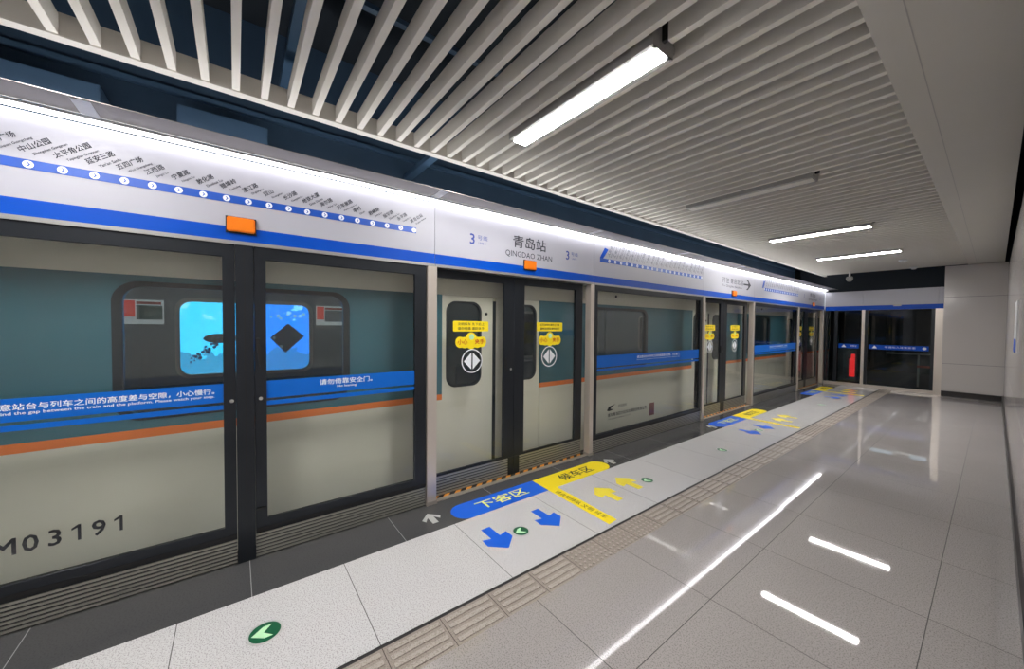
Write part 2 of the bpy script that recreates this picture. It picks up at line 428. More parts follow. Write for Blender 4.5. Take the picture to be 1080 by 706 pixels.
# ------------------------------------------------------------------ header panels
ZB0, ZB1, ZT = 2.13, 2.225, 2.67
P = PX(XF)
STATIONS = [('人民会堂', 'Renmin Huitang'), ('汇泉广场', 'Huiquan Guangchang'), ('中山公园', 'Zhongshan Gongyuan'), ('太平角公园', 'Taipingjiao Gongyuan'), ('延安三路', "Yan'an Sanlu"),
            ('五四广场', 'Wusi Guangchang'), ('江西路', 'Jiangxi Lu'), ('宁夏路', 'Ningxia Lu'), ('敦化路', 'Dunhua Lu'), ('错埠岭', 'Cuobuling'),
            ('清江路', 'Qingjiang Lu'), ('双山', 'Shuangshan'), ('长沙路', 'Changsha Lu'), ('地铁大厦', 'Ditie Dasha'), ("海尔路", "Hai'er Lu"),
            ('万年泉路', 'Wannianquan Lu'), ('李村', 'Licun'), ('君峰路', 'Junfeng Lu'), ('振华路', 'Zhenhua Lu'), ('永平路', 'Yongping Lu'), ('青岛北站', 'Qingdao Beizhan')]
def header(ya, yb, label):
    t = thing('header_panel', label, 'header panel', (XF, (ya + yb) / 2, ZB0), 'white header panels over the screen doors')
    obj('fascia', B((XF - .18, XF, ya + .002, yb - .002, ZB1 - .1, ZT)), M_white, t)
    obj('blue_stripe', B((XF, XF + .002, ya + .002, yb - .002, ZB0 + .004, ZB1)), M_blue, t)
    obj('edge_trim', B((XF - .18, XF + .012, ya + .002, yb - .002, ZB0 - .018, ZB0 + .006)), M_alu, t)
    return t
def indicator(t, y, w=.15, h=.092, z=2.192):
    l = obj('indicator_lamp', B((XF, XF + .035, y - w / 2, y + w / 2, z, z + h)), M_orange, t, bevel=.006)
    obj('lamp_base', B((XF + .001, XF + .012, y - w / 2 - .006, y + w / 2 + .006, z - .008, z + h + .006)), M_black2, l)
def route_map(t, ys, zl, half, r, hc, ang, ink, eng=True, dx=-.02, dz=.03):
    ln = obj('route_line', B((XF, XF + .0015, ys[0], ys[-1] + r, zl - half, zl + half)), M_blue2, t)
    for i, y in enumerate(ys):
        st = STATIONS[len(STATIONS) - len(ys) + i]
        d = obj('station_dot', cyl(P, y, zl, r, .0015, .003, 16), M_whitef, t)
        a = r * .55
        obj('chevron', prism(P, [[(y - a * .5, zl + a), (y, zl + a), (y + a * .8, zl), (y, zl - a), (y - a * .5, zl - a), (y + a * .2, zl)]], .003, .004), M_blue2, d)
        n = text('station_name', st[0], P, y + dx, zl + half + dz, hc, ink, t, ang=ang, bold=.012)
        if eng: text('station_name_latin', st[1], P, y + dx + .042, zl + half + dz - .006, hc * .5, ink, n, ang=ang, bold=.01)

h1 = header(-1.44, 1.31, 'header panel with the big slanted station map of the blue line')
ys = [-.937 + .1141 * i for i in range(-2, 19)]
route_map(h1, ys, 2.402, .024, .019, .031, math.radians(37), M_ink)
indicator(h1, -.064)
h2 = header(1.31, 3.43, 'header panel with the large station name 青岛站')
text('station_title', '青岛站', P, 2.175, 2.405, .125, M_ink, h2, wd=.455, bold=.008)
text('station_title_latin', 'QINGDAO ZHAN', P, 2.08, 2.300, .068, M_ink, h2, wd=.64)
for yy in (1.665, 2.94):
    n = text('line_number', '3', P, yy, 2.365, .1, M_inkb, h2, bold=.01)
    text('line_word', '号线', P, yy + .085, 2.415, .045, M_inkb, n, wd=.115); text('line_word_latin', 'LINE 3', P, yy + .095, 2.375, .02, M_inkb, n, wd=.08)
indicator(h2, 2.394)
h3 = header(3.43, 6.23, 'header panel with the pale dashed route map')
ys = [3.72 + .1215 * i for i in range(21)]
route_map(h3, ys, 2.432, .024, .021, .05, math.radians(62), M_inkl, True, .0, .025)
fl = obj('line_flag', prism(P, [[(3.535, 2.455), (3.60, 2.455), (3.70, 2.575), (3.63, 2.59)]], 0, .002), M_blue, h3)
obj('line_start', B((XF, XF + .0015, 3.54, 3.72, 2.405, 2.455)), M_blue2, h3)
h4 = header(6.23, 8.39, 'header panel with a black arrow and the direction text')
text('direction_title', '开往 青岛北站', P, 6.93, 2.415, .1, M_ink, h4, wd=.9)
text('direction_latin', 'To Qingdao Beizhan', P, 6.93, 2.335, .05, M_ink, h4, wd=.85)
obj('arrow_mark', prism(P, [[(7.86, 2.43), (8.08, 2.43), (8.08, 2.395), (7.98, 2.345), (8.06, 2.345), (8.2, 2.445), (8.06, 2.545), (7.98, 2.545), (8.08, 2.495), (8.08, 2.46), (7.86, 2.46)]], 0, .002), M_ink, h4)
indicator(h4, 7.4)
h5 = header(8.39, 11.2, 'header panel with the violet route map next to the arrow panel')
ys = [8.93 + .11 * i for i in range(21)]
route_map(h5, ys, 2.42, .03, .022, .045, math.radians(62), M_inkl, False, .0, .03)
obj('line_flag', prism(P, [[(8.80, 2.44), (8.87, 2.44), (8.95, 2.59), (8.88, 2.59)]], 0, .002), M_blue2, h5)
h6 = header(11.2, YE - .09, 'last header panel meeting the end screen, small station name')
text('station_title', '青岛站', P, 12.1, 2.43, .1, M_ink, h6, wd=.5); text('station_title_latin', 'QINGDAO ZHAN', P, 11.98, 2.33, .055, M_ink, h6, wd=.75)
text('line_number', '3', P, 11.6, 2.38, .1, M_inkb, h6); text('line_number', '3', P, 13.0, 2.38, .1, M_inkb, h6)
indicator(h6, 12.4)

# ------------------------------------------------------------------ screen door line
ZH = ZB0 - .018
def kick(parent, ya, yb, x, z0=.005, z1=.168, n=7):
    k = obj('kick_plate', B((x - .02, x - .008, ya, yb, z0, z1)), M_black, parent)
    bm = bmesh.new(); p = (z1 - z0) / n
    for i in range(n): addbox(bm, x - .008, x, ya, yb, z0 + p * i + .003, z0 + p * i + p * .72)
    obj('ribs', bm, M_rib, k)

def post(y, label, wd=.09, back=-3.02):
    t = thing('screen_post', label, 'post', (XF, y, 0), 'steel posts of the screen doors')
    obj('column', B((back, XF + .02, y - wd / 2, y + wd / 2, 0, ZH)), M_steel, t, bevel=.004)
    obj('foot', B((back - .002, XF + .024, y - wd / 2 - .004, y + wd / 2 + .004, 0, .03)), M_steel2, t)
PN = ['between the emergency doors and the first sliding door', 'after the first sliding door by the dashed map', 'before the second sliding door',
      'after the second sliding door under the arrow panel', 'before the last sliding door', 'after the last sliding door by the end screen']
for y, n, wd in zip((1.28, 3.395, 6.25, 8.36, 11.22, 13.40), PN, (.09, .07, .07, .07, .07, .09)): post(y, 'brushed steel post ' + n, wd)

CN = '请注意站台与列车之间的高度差与空隙，小心慢行。'
EN = 'Please mind the gap between the train and the platform. Please watch your step.'
def band(parent, ya, yb, x, z0=1.085, z1=1.205):
    s = obj('sticker_band', B((x, x + .0015, ya, yb, z0, z1)), M_band, parent)
    obj('sticker_stripe', B((x, x + .0015, ya, yb, z0 - .048, z0 - .018)), M_band, s)
    return s

def framed(t, ya, yb, ga, gb, x, z0, z1, gz0, gz1, gl, th=.04):
    obj('frame', plate(PX(x), rect(ya, yb, z0, z1), [rect(ga, gb, gz0, gz1)], -th, 0), M_black, t)
    return obj('pane', B((x - th * .5 - .006, x - th * .5 + .006, ga, gb, gz0, gz1)), gl, t)

# emergency doors and their middle post
for ya, yb, ga, gb, lab in ((-1.40, -.10, -1.33, -.165, 'black framed emergency door with the long mind the gap notice'),
                            (.002, 1.228, .068, 1.13, 'black framed emergency door with the short no leaning notice')):
    t = thing('emergency_door', lab, 'emergency door', (XF, (ya + yb) / 2, 0), 'emergency doors under the big map')
    framed(t, ya, yb, ga, gb, XF, .172, ZH, .25, 2.03, M_glass)
    obj('bottom_gasket', B((XF - .03, XF + .003, ya, yb, .172, .2)), M_black2, t)
    kick(t, ya, yb, XF)
    xs = XF - .013
    s = band(t, ga, gb, xs)
    PS = PX(xs)
    if ya < -.5:
        text('notice_text', CN, PS, -1.135, 1.142, .036, M_whitef, s, wd=.925, t=.002, bold=.012)
        text('notice_text_latin', EN, PS, -1.15, 1.115, .021, M_whitef, s, wd=.94, t=.002, bold=.01)
        ly, hy = -.122, None
    else:
        text('notice_text', '请勿倚靠安全门。', PS, .395, 1.145, .042, M_whitef, s, wd=.38, t=.002, bold=.012)
        text('notice_text_latin', 'No leaning', PS, .515, 1.115, .022, M_whitef, s, wd=.14, t=.002, bold=.01)
        ly, hy = .034, .012
    obj('lock', cyl(P, ly, 1.09, .012, 0, .008), M_chrome, t)
    if hy is not None:
        hd = obj('handle', B((XF, XF + .03, .006, .03, 1.46, 1.50)), M_black2, t, bevel=.004)
        obj('lever', prism(P, [[(.008, 1.47), (.03, 1.49), (.045, 1.33), (.03, 1.31)]], .02, .032), M_black2, hd)
        b_ = obj('floor_bolt', prism(P, [circ(.035, .335, .028, 16, .01)], 0, .012), M_black2, t)
t = thing('door_mullion', 'black post between the two emergency doors', 'post', (XF, -.05, 0))
obj('profile', B((XF - .06, XF + .012, -.098, 0, 0, ZH)), M_black, t, bevel=.003)
obj('groove', B((XF + .0115, XF + .0135, -.052, -.046, .03, ZH - .02)), M_black2, t)
single('screen_post', B((XF - .06, XF + .01, -1.44, -1.402, 0, ZH)), M_steel, 'steel post at the near end beside the emergency door notice', 'post', 'steel posts of the screen doors', bevel=.003)

# fixed panels
for ya, yb, lab in ((3.436, 6.208, 'fixed glass screen under the pale dashed route map'), (8.401, 11.178, 'fixed glass screen under the violet route map')):
    t = thing('fixed_screen', lab, 'glass screen', (XF, (ya + yb) / 2, 0), 'fixed glass screens')
    framed(t, ya, yb, ya + .075, yb - .07, XF, .172, ZH, .225, 2.045, M_glass)
    obj('bottom_gasket', B((XF - .03, XF + .003, ya, yb, .172, .2)), M_black2, t)
    kick(t, ya, yb, XF)
    xs = XF - .013; s = band(t, ya + .075, yb - .07, xs, 1.075, 1.225)
    text('notice_text', CN, PX(xs), (ya + yb) / 2 - .45, 1.155, .04, M_whitef, s, wd=1.15, t=.002, bold=.012)
    text('notice_text_latin', EN, PX(xs), (ya + yb) / 2 - .45, 1.125, .02, M_whitef, s, wd=1.15, t=.002)
    obj('top_screw', cyl(PX(XF - .013), ya + .45, 1.99, .018, 0, .006), M_black2, t)

# sliding doors
def star(cx, cy_, circles, n=72):
    out = []
    for i in range(n):
        t = 2 * math.pi * i / n; dx, dy = math.cos(t), math.sin(t); best = .005
        for a, b, r in circles:
            pb = a * dx + b * dy; disc = pb * pb - (a * a + b * b - r * r)
            if disc >= 0: best = max(best, pb + math.sqrt(disc))
        out.append((cx + dx * best, cy_ + dy * best))
    return out
XD = -3.03
def door_stickers(t, yc_r, yc_c, side, x):
    Q = PX(x)
    w2 = .2
    s = obj('warning_sticker', prism(Q, [rrect(yc_r - w2, yc_r + w2, 1.538, 1.638, .012)], 0, .0015), M_yel, t)
    lines = ('文明乘车 先下后上', '请勿倚靠 谨防夹手') if side == 0 else ('灯闪铃响时请勿上下车', '请依次排队请勿抢行')
    for q, ln in enumerate(lines): text('sticker_text', ln, Q, yc_r, 1.596 - .043 * q, .028, M_ink, s, wd=.3, align='C', t=.002, bold=.008)
    c = obj('pinch_sticker', prism(Q, [star(yc_r, 1.44, [(-.12, -.005, .055), (-.07, -.01, .055), (0, .03, .06), (.07, -.01, .055), (.12, -.005, .055), (0, -.02, .055)])], 0, .0015), M_yel, t)
    obj('sticker_dot', prism(Q, [circ(yc_r + .005, 1.485, .028)], .0015, .0022), M_lgreen, c)
    for q, (s_, dy) in enumerate((('小心', -.095), ('夹手', .095))): text('sticker_text', s_, Q, yc_r + dy, 1.412, .05, M_red, c, wd=.11, align='C', t=.002, bold=.014)
    r = obj('opening_mark', plate(Q, circ(yc_c, 1.248, .118, 40), [circ(yc_c, 1.248, .108, 40)], 0, .0015), M_whitef, t)
    obj('opening_arrow', prism(Q, [[(yc_c - .092, 1.248), (yc_c - .008, 1.166), (yc_c - .008, 1.33)], [(yc_c + .092, 1.248), (yc_c + .008, 1.33), (yc_c + .008, 1.166)]], 0, .0015), M_whitef, r)
SN = ['first', 'second', 'last']
for k in range(3):
    o_ = 4.95 * k
    for side in (0, 1):
        if side == 0: ya, yb, ga, gb = 1.26, 2.257, 1.325, 2.13
        else: ya, yb, ga, gb = 2.263, 3.32, 2.40, 3.205
        if k == 2 and side == 1: pass
        lab = ('glass sliding door leaf towards the big map, %s door pair' if side == 0 else 'glass sliding door leaf towards the end screen, %s door pair') % SN[k]
        t = thing('sliding_door', lab, 'sliding door', (XD, (ya + yb) / 2 + o_, 0), 'sliding screen door leaves')
        framed(t, ya + o_, yb + o_, ga + o_, gb + o_, XD, .2, ZH - .002, .2 + .012, 2.035, M_glass_d, .035)
        obj('leading_stile', B((XD - .03, XD + .004, (2.19 if side == 0 else 2.263) + o_, (2.257 if side == 0 else 2.34) + o_, .012, .2)), M_black, t)
        kick(t, (ya if side == 0 else 2.34) + o_, (2.19 if side == 0 else yb) + o_, XD, .012, .198)
        xs = XD - .011
        door_stickers(t, (1.74 if side == 0 else 2.786) + o_, (1.751 if side == 0 else 2.78) + o_, side, xs)
        if side == 0:
            obj('lock', cyl(PX(XD), 2.215 + o_, 1.14, .014, 0, .008), M_chrome, t)
            obj('finger_pull', prism(PX(XD), [rrect(2.135 + o_, 2.165 + o_, 1.12, 1.26, .014)], 0, .012), M_black2, t)
    obj_ = single('sill_plate', B((-3.04, XF + .0, 1.33 + o_, 3.355 + o_, .0, .006)), M_steel2, 'grey steel sill plate under the %s sliding door pair' % SN[k], 'sill plate', 'door sill plates')
    single('hazard_tape', B((-3.039, -2.999, 1.335 + o_, 3.35 + o_, .0065, .0078)), M_hazard, 'orange and black hazard tape along the foot of the %s sliding door pair' % SN[k], 'hazard tape', 'hazard tapes')

# ------------------------------------------------------------------ end screen
PE = PY(YE - .1)
YF = YE - .1
t = thing('end_header', 'white header with blue stripe over the glass end screen', 'header panel', (-1.8, YF, 2.1))
for a, b in ((-2.93, -2.135), (-2.131, -.80), (-.797, -.715)):
    obj('fascia', B((a, b, YF, YF + .15, 2.1, 2.62)), M_white, t)
obj('blue_stripe', B((-2.93, -.715, YF - .002, YF, 2.1, 2.215)), M_blue, t)
obj('indicator_lamp', B((-1.56, -1.42, YF - .03, YF, 2.185, 2.235)), M_house, t)
t2 = single('corner_trim', B((-2.99, -2.93, YF - .02, YF + .06, 2.1, 2.64)), M_whitef, 'bright vertical trim in the corner between both headers', 'trim')
t = thing('end_screen', 'glass end screen with a steel mullion closing the platform', 'glass screen', (-1.8, YF, 0))
obj('plinth', B((-2.93, -.84, YF, YF + .08, 0, .085)), M_steel, t)
obj('mullion', B((-2.15, -2.09, YF - .02, YF + .06, 0, 2.1)), M_steel, t)
obj('column', B((-.84, -.71, YF - .03, YF + .08, 0, 2.1)), M_steel, t)
for a, b in ((-2.93, -2.87), (-2.72, -2.65), (-2.09, -2.03), (-.9, -.84)): obj('stile', B((a, b, YF, YF + .05, .085, 2.1)), M_black, t)
for a, b in ((-2.87, -2.72), (-2.65, -2.15), (-2.03, -.9)):
    obj('pane', B((a, b, YF + .02, YF + .03, .085, 2.1)), M_glass_e, t)
PG = PY(YF + .02)
for a, b, n in ((-2.62, -2.2, 1), (-2.0, -.93, 2)):
    s = obj('sticker_band', B((a, b, YF + .0185, YF + .02, 1.05, 1.17)), M_blue, t)
    PG2 = PY(YF + .0185)
    obj('warning_triangle', prism(PG2, [[(a + .06, 1.075), (a + .16, 1.075), (a + .11, 1.15)]], 0, .0015), M_whitef, s)
    text('notice_text', '非请勿入注意安全' if n == 2 else '注意安全', PG2, a + (.24 if n == 1 else .3), 1.09, .05, M_whitef, s, wd=.14 if n == 1 else .55, t=.002)
    if n == 2: obj('round_mark', cyl(PG2, b - .07, 1.11, .035, 0, .0015), M_whitef, s)
# beyond the end screen
t = thing('signal_cabinet', 'grey cabinet with a red glowing front beyond the end screen', 'cabinet', (-2.75, 15.2, -.05))
obj('cabinet_body', B((-2.95, -2.5, 15.2, 15.5, -.05, 1.0)), M_inner, t)
obj('red_light', B((-2.68, -2.55, 15.185, 15.2, .1, .66), (-2.64, -2.55, 15.185, 15.2, .66, .8)), M_redlamp, t)
single('walkway', B((-2.95, 2.2, 13.9, 19.9, -.25, -.05)), M_tun, 'grey concrete walkway beyond the end screen', 'walkway')
for i, (a, lab) in enumerate(((-2.1, 'dim tunnel lamp beyond the end screen, close to the mullion'), (-1.2, 'dim tunnel lamp beyond the end screen, in the middle of the wide pane'))):
    single('tunnel_lamp', B((a - .25, a + .25, 16.6, 16.7, 2.35, 2.43)), mat('tunnel lamp %d' % i, (.8, .9, 1, 1), .5, emit=1.2), lab, 'lamp', 'tunnel lamps')
t = thing('railing', 'low pipe railing with red bands beyond the wide pane', 'railing', (-1.0, 15.4, -.05))
for x in (-1.25, -1.0): obj('upright', B((x - .02, x + .02, 15.38, 15.42, -.05, .9)), M_steel2, t)
obj('rail', B((-1.9, -.8, 15.38, 15.42, .86, .9)), M_steel2, t)
obj('red_band', B((-1.275, -.975, 15.375, 15.425, .5, .56)), M_redlamp if False else M_red, t)

# ------------------------------------------------------------------ train
XT = -3.25
tr = thing('train', 'cream and teal metro train with an orange stripe standing behind the glass', 'train', (XT, 4, -1.0))
T0, T1 = -6.5, 15.5
doors = [(-3.42, -2.13), (1.53, 2.82), (6.48, 7.77), (11.43, 12.72)]
segs = [(T0, -3.42), (-2.13, 1.53), (2.82, 6.48), (7.77, 11.43), (12.72, T1)]
wins = {1: (-.70, .66), 2: (3.68, 5.06), 3: (8.9, 10.25)}
PT = PX(XT)
# lower body and upper body run the whole length; the shell bulges in above the doors
bm = bmesh.new()
for a, b in segs:
    addbox(bm, XT - .09, XT, a, b, -.95, .855)
addbox(bm, XT - .09, XT, T0, T1, 1.9, 2.25)
prof = [(XT, 2.25), (XT - .06, 2.45), (XT - .25, 2.62), (XT - .6, 2.75), (XT - 1.3, 2.80), (XT - 1.9, 2.75), (XT - 2.3, 2.6), (XT - 2.5, 2.3), (XT - 2.4, 2.3), (XT - 2.2, 2.5), (XT - 1.3, 2.7), (XT - .3, 2.5), (XT - .09, 2.25)]
a_ = [bm.verts.new((x, T0, z)) for x, z in prof]; b_ = [bm.verts.new((x, T1, z)) for x, z in prof]
bm.faces.new(a_[::-1]); bm.faces.new(b_)
for i in range(len(prof)): bm.faces.new((a_[i], a_[(i + 1) % len(prof)], b_[(i + 1) % len(prof)], b_[i]))
addbox(bm, XT - 2.5, XT, T0, T1, -1.0, -.95)
obj('body', bm, M_cream, tr)
for i, (a, b) in enumerate(segs):
    obj('orange_stripe', B((XT - .09, XT + .001, a, b, .855, .91)), M_torange, tr)
    holes = []
    if i in wins: holes = [rrect(wins[i][0] - .01, wins[i][1] + .01, .97, 1.86, .13, 8)]
    o = obj('window_band', plate(PT, rect(a, b, .91, 1.9), holes, -.09, 0), M_teal, tr)
    if i in wins:
        wa, wb = wins[i]
        f = obj('window', plate(PT, rrect(wa - .012, wb + .012, .968, 1.862, .132, 8), [rrect(wa + .035, wb - .035, 1.0, 1.83, .1, 8)], -.05, .004), M_tframe, tr)
        obj('window_glass', plate(PT, rrect(wa + .03, wb - .03, .995, 1.835, .1, 8), [], -.03, -.02), M_glass_t, f)
for a, b in doors:
    mid = a + .63
    for s, (ya, yb, wa, wb) in enumerate(((a + .002, mid - .02, a + .05, mid - .165), (mid + .02, b - .002, mid + .165, b - .05))):
        hole = rrect(wa, wb, .965, 1.842, .11, 8)
        d = obj('door', plate(PT, rect(ya, yb, -.9, 1.898), [hole], -.075, -.012), M_cream, tr)
        w_ = obj('door_window', plate(PT, rrect(wa - .001, wb + .001, .964, 1.843, .111, 8), [rrect(wa + .02, wb - .02, .985, 1.822, .092, 8)], -.05, -.008), M_tframe, d)
        obj('door_glass', plate(PT, rrect(wa + .018, wb - .018, .983, 1.824, .092, 8), [], -.03, -.022), M_glass_t, d)
    obj('door_seal', B((XT - .075, XT - .008, mid - .02, mid + .02, -.9, 1.86)), M_tframe, tr)
    obj('door_light', cyl(PT, mid - .105, 1.72, .016, -.012, -.006), M_black2, tr)
# interior
obj('cabin_floor', B((XT - 2.4, XT - .1, T0, T1, -.1, 0)), M_inner, tr)
obj('end_wall', B((XT - 2.4, XT - .09, T0, T0 + .05, 0, 2.4), (XT - 2.4, XT - .09, T1 - .05, T1, 0, 2.4)), M_inner, tr)
obj('cabin_ceiling', B((XT - 2.3, XT - .2, T0, T1, 2.15, 2.18)), M_inner, tr)
XO = XT - 2.45
PO = PX(XO)
ohole = [(-.63, .73), (3.5, 4.9), (8.5, 9.9)]
obj('far_side', plate(PO, rect(T0, T1, -.95, 2.35), [rrect(a, b, .97, 1.86, .12, 8) for a, b in ohole], -.06, 0), M_inner, tr)
for a, b in ohole:
    f = obj('far_window', plate(PO, rrect(a - .03, b + .03, .94, 1.89, .13, 8), [rrect(a + .012, b - .012, .982, 1.848, .11, 8)], -.03, .012), M_steel2, tr)
    obj('far_glass', plate(PO, rrect(a, b, .97, 1.86, .11, 8), [], -.03, -.022), glass('far window glass', (.8, .85, .87, 1), 1.45) if a < 0 else M_glass_t, f)
for (a, b) in ((-1.95, 1.35), (3.0, 6.3), (7.95, 11.2)):
    s = obj('bench', B((XO + .0, XO + .45, a, b, .40, .46)), M_seat, tr)
    obj('bench_back', B((XO + .0, XO + .05, a, b, .46, .88)), M_seat, s)
for y in (-1.6, -1.2, 1.1, 3.2, 5.6, 8.2):
    obj('grab_pole', cyl(FL, y, -(XT - 1.25), .016, .0, 2.15), M_chrome, tr)
obj('light_cove', B((XT - .85, XT - .75, T0 + .2, T1 - .2, 2.13, 2.15), (XT - 1.75, XT - 1.65, T0 + .2, T1 - .2, 2.13, 2.15)), mat('cabin light', (.85, .95, 1, 1), .5, emit=2.0), tr)
for ya, yb, lab in ((-1.08, -.75, 'red and green framed notice on the cabin wall'), (.80, 1.16, 'red and white framed notice on the cabin wall')):
    n = obj('notice_board', B((XO + .012, XO + .03, ya, yb, 1.58, 1.85)), mat('glowing notice white ' + lab[:9], srgb(230, 226, 220), .5, emit=.3), tr); n['label'] = lab  # board is no lamp; a faint glow is put in to brighten it
    obj('red_panel', B((XO + .03, XO + .033, ya + .01, ya + .1, 1.66, 1.84)), mat('glowing notice red', srgb(226, 60, 44), .5, emit=.5), n)  # printed panel, also given some glow of its own
    obj('picture_panel', B((XO + .03, XO + .033, ya + .11, yb - .01, 1.63, 1.79)), mat('notice picture', srgb(70, 110, 96) if ya < 0 else srgb(150, 150, 150), .5, var=.5), n)
    obj('red_line', B((XO + .03, XO + .033, ya + .11, yb - .02, 1.8, 1.83)), M_red, n)
# writing on the train
for ch, yc in (('M', -1.14), ('0', -1.045), ('3', -.955), ('1', -.865), ('9', -.78), ('1', -.69)):
    if ch == '1':
        obj('train_number', prism(PT, [[(yc - .002, .285), (yc + .012, .285), (yc + .012, .38), (yc, .38), (yc - .026, .362), (yc - .026, .35), (yc - .002, .362)]], 0, .002), M_ink, tr)
    else: text('train_number', ch, PT, yc, .285, .095, M_ink, tr, align='C', bold=.012, t=.002)
mk = obj('maker_mark', prism(PT, [[(4.10, .40), (4.14, .45), (4.30, .475), (4.20, .44), (4.18, .415), (4.26, .40), (4.14, .385)]], 0, .002), M_ink, tr)
text('maker_text', '中国南车', PT, 4.36, .415, .045, M_ink, mk, wd=.2, t=.002)
text('company_text', '南车青岛四方机车车辆股份有限公司', PT, 4.12, .30, .055, M_ink, tr, wd=.95, t=.002, bold=.012)
text('company_text_latin', 'CSR QINGDAO SIFANG CO., LTD.', PT, 4.12, .255, .025, M_ink, tr, wd=.55, t=.002)
obj('red_plate', B((XT, XT + .004, 5.16, 5.29, .18, .38)), mat('faded red plate', srgb(140, 78, 70), .5), tr)

# lit advertisement across the track, seen through both train windows
ad = thing('advert_lightbox', 'glowing blue underwater advert on the tunnel wall behind the train', 'lightbox', (-7.28, 0, .2))
m = bpy.data.materials.new('advert picture'); m.use_nodes = True; k = NT(m); b = k.n['Principled BSDF']
tc = k.n.new('ShaderNodeTexCoord'); s = k.n.new('ShaderNodeSeparateXYZ'); k.l.new(tc.outputs['Object'], s.inputs[0])
nz = k.n.new('ShaderNodeTexNoise'); nz.inputs['Scale'].default_value = 5; nz.inputs['Detail'].default_value = 8; k.l.new(tc.outputs['Object'], nz.inputs['Vector'])
rp = k.n.new('ShaderNodeValToRGB'); cr = rp.color_ramp
cr.elements[0].position = .42; cr.elements[0].color = srgb(60, 205, 246); cr.elements[1].position = .56; cr.elements[1].color = srgb(18, 128, 236)
fy = k.math('ADD', k.math('MULTIPLY', s.outputs[1], .55), .5); k.l.new(fy, rp.inputs[0])
low = k.math('MULTIPLY', k.math('LESS_THAN', k.math('ADD', s.outputs[2], k.math('MULTIPLY', nz.outputs['Fac'], .5)), 1.18), .75)
c_ = k.mix(low, rp.outputs[0], srgb(40, 110, 150))
fk = k.math('MULTIPLY', k.math('GREATER_THAN', nz.outputs['Fac'], .58), k.math('GREATER_THAN', s.outputs[2], 1.45))
c_ = k.mix(k.math('MULTIPLY', fk, .7), c_, srgb(150, 225, 255))
k.l.new(c_, b.inputs['Base Color']); k.l.new(c_, b.inputs['Emission Color']); b.inputs['Emission Strength'].default_value = AD_E
obj('picture', B((-7.26, -7.25, -1.9, 2.1, .45, 2.3)), m, ad)
obj('box_frame', plate(PX(-7.25), rect(-1.98, 2.18, .37, 2.38), [rect(-1.9, 2.1, .45, 2.3)], -.05, .02), M_alu, ad)
PA = PX(-7.25)
M_adk = mat('advert dark shape', srgb(72, 56, 74), .5)
for i in range(26):
    t_ = i / 25; y_ = -.62 + .34 * t_ + random.uniform(-.04, .04); z_ = 1.0 + .36 * t_ + random.uniform(-.05, .05)
    obj('coral_dab', prism(PA, [circ(y_, z_, random.uniform(.012, .026), 7)], 0, .002), M_blue2, ad)
for i in range(14):
    obj('bubble', prism(PA, [circ(.36 + random.uniform(0, .5), 1.75 + random.uniform(-.08, .1), random.uniform(.012, .03), 8)], 0, .002), mat('bubble %d' % i, srgb(190, 235, 255), .5, emit=.9), ad)
obj('dark_fish', prism(PA, [[(-.5, 1.36)] + [(-.28 + .22 * math.cos(t), 1.36 + .075 * math.sin(t)) for t in [math.radians(150 - 20 * i) for i in range(16)]]], 0, .002), M_adk, ad)
cd = obj('dark_card', prism(PA, [[(.36, 1.36), (.62, 1.60), (.86, 1.38), (.58, 1.10)]], 0, .002), M_adk, ad)
for y_, z_ in ((.42, 1.36), (.52, 1.21)): obj('card_ring', prism(PA, [circ(y_, z_, .028, 12)], .002, .004), M_whitef, cd)

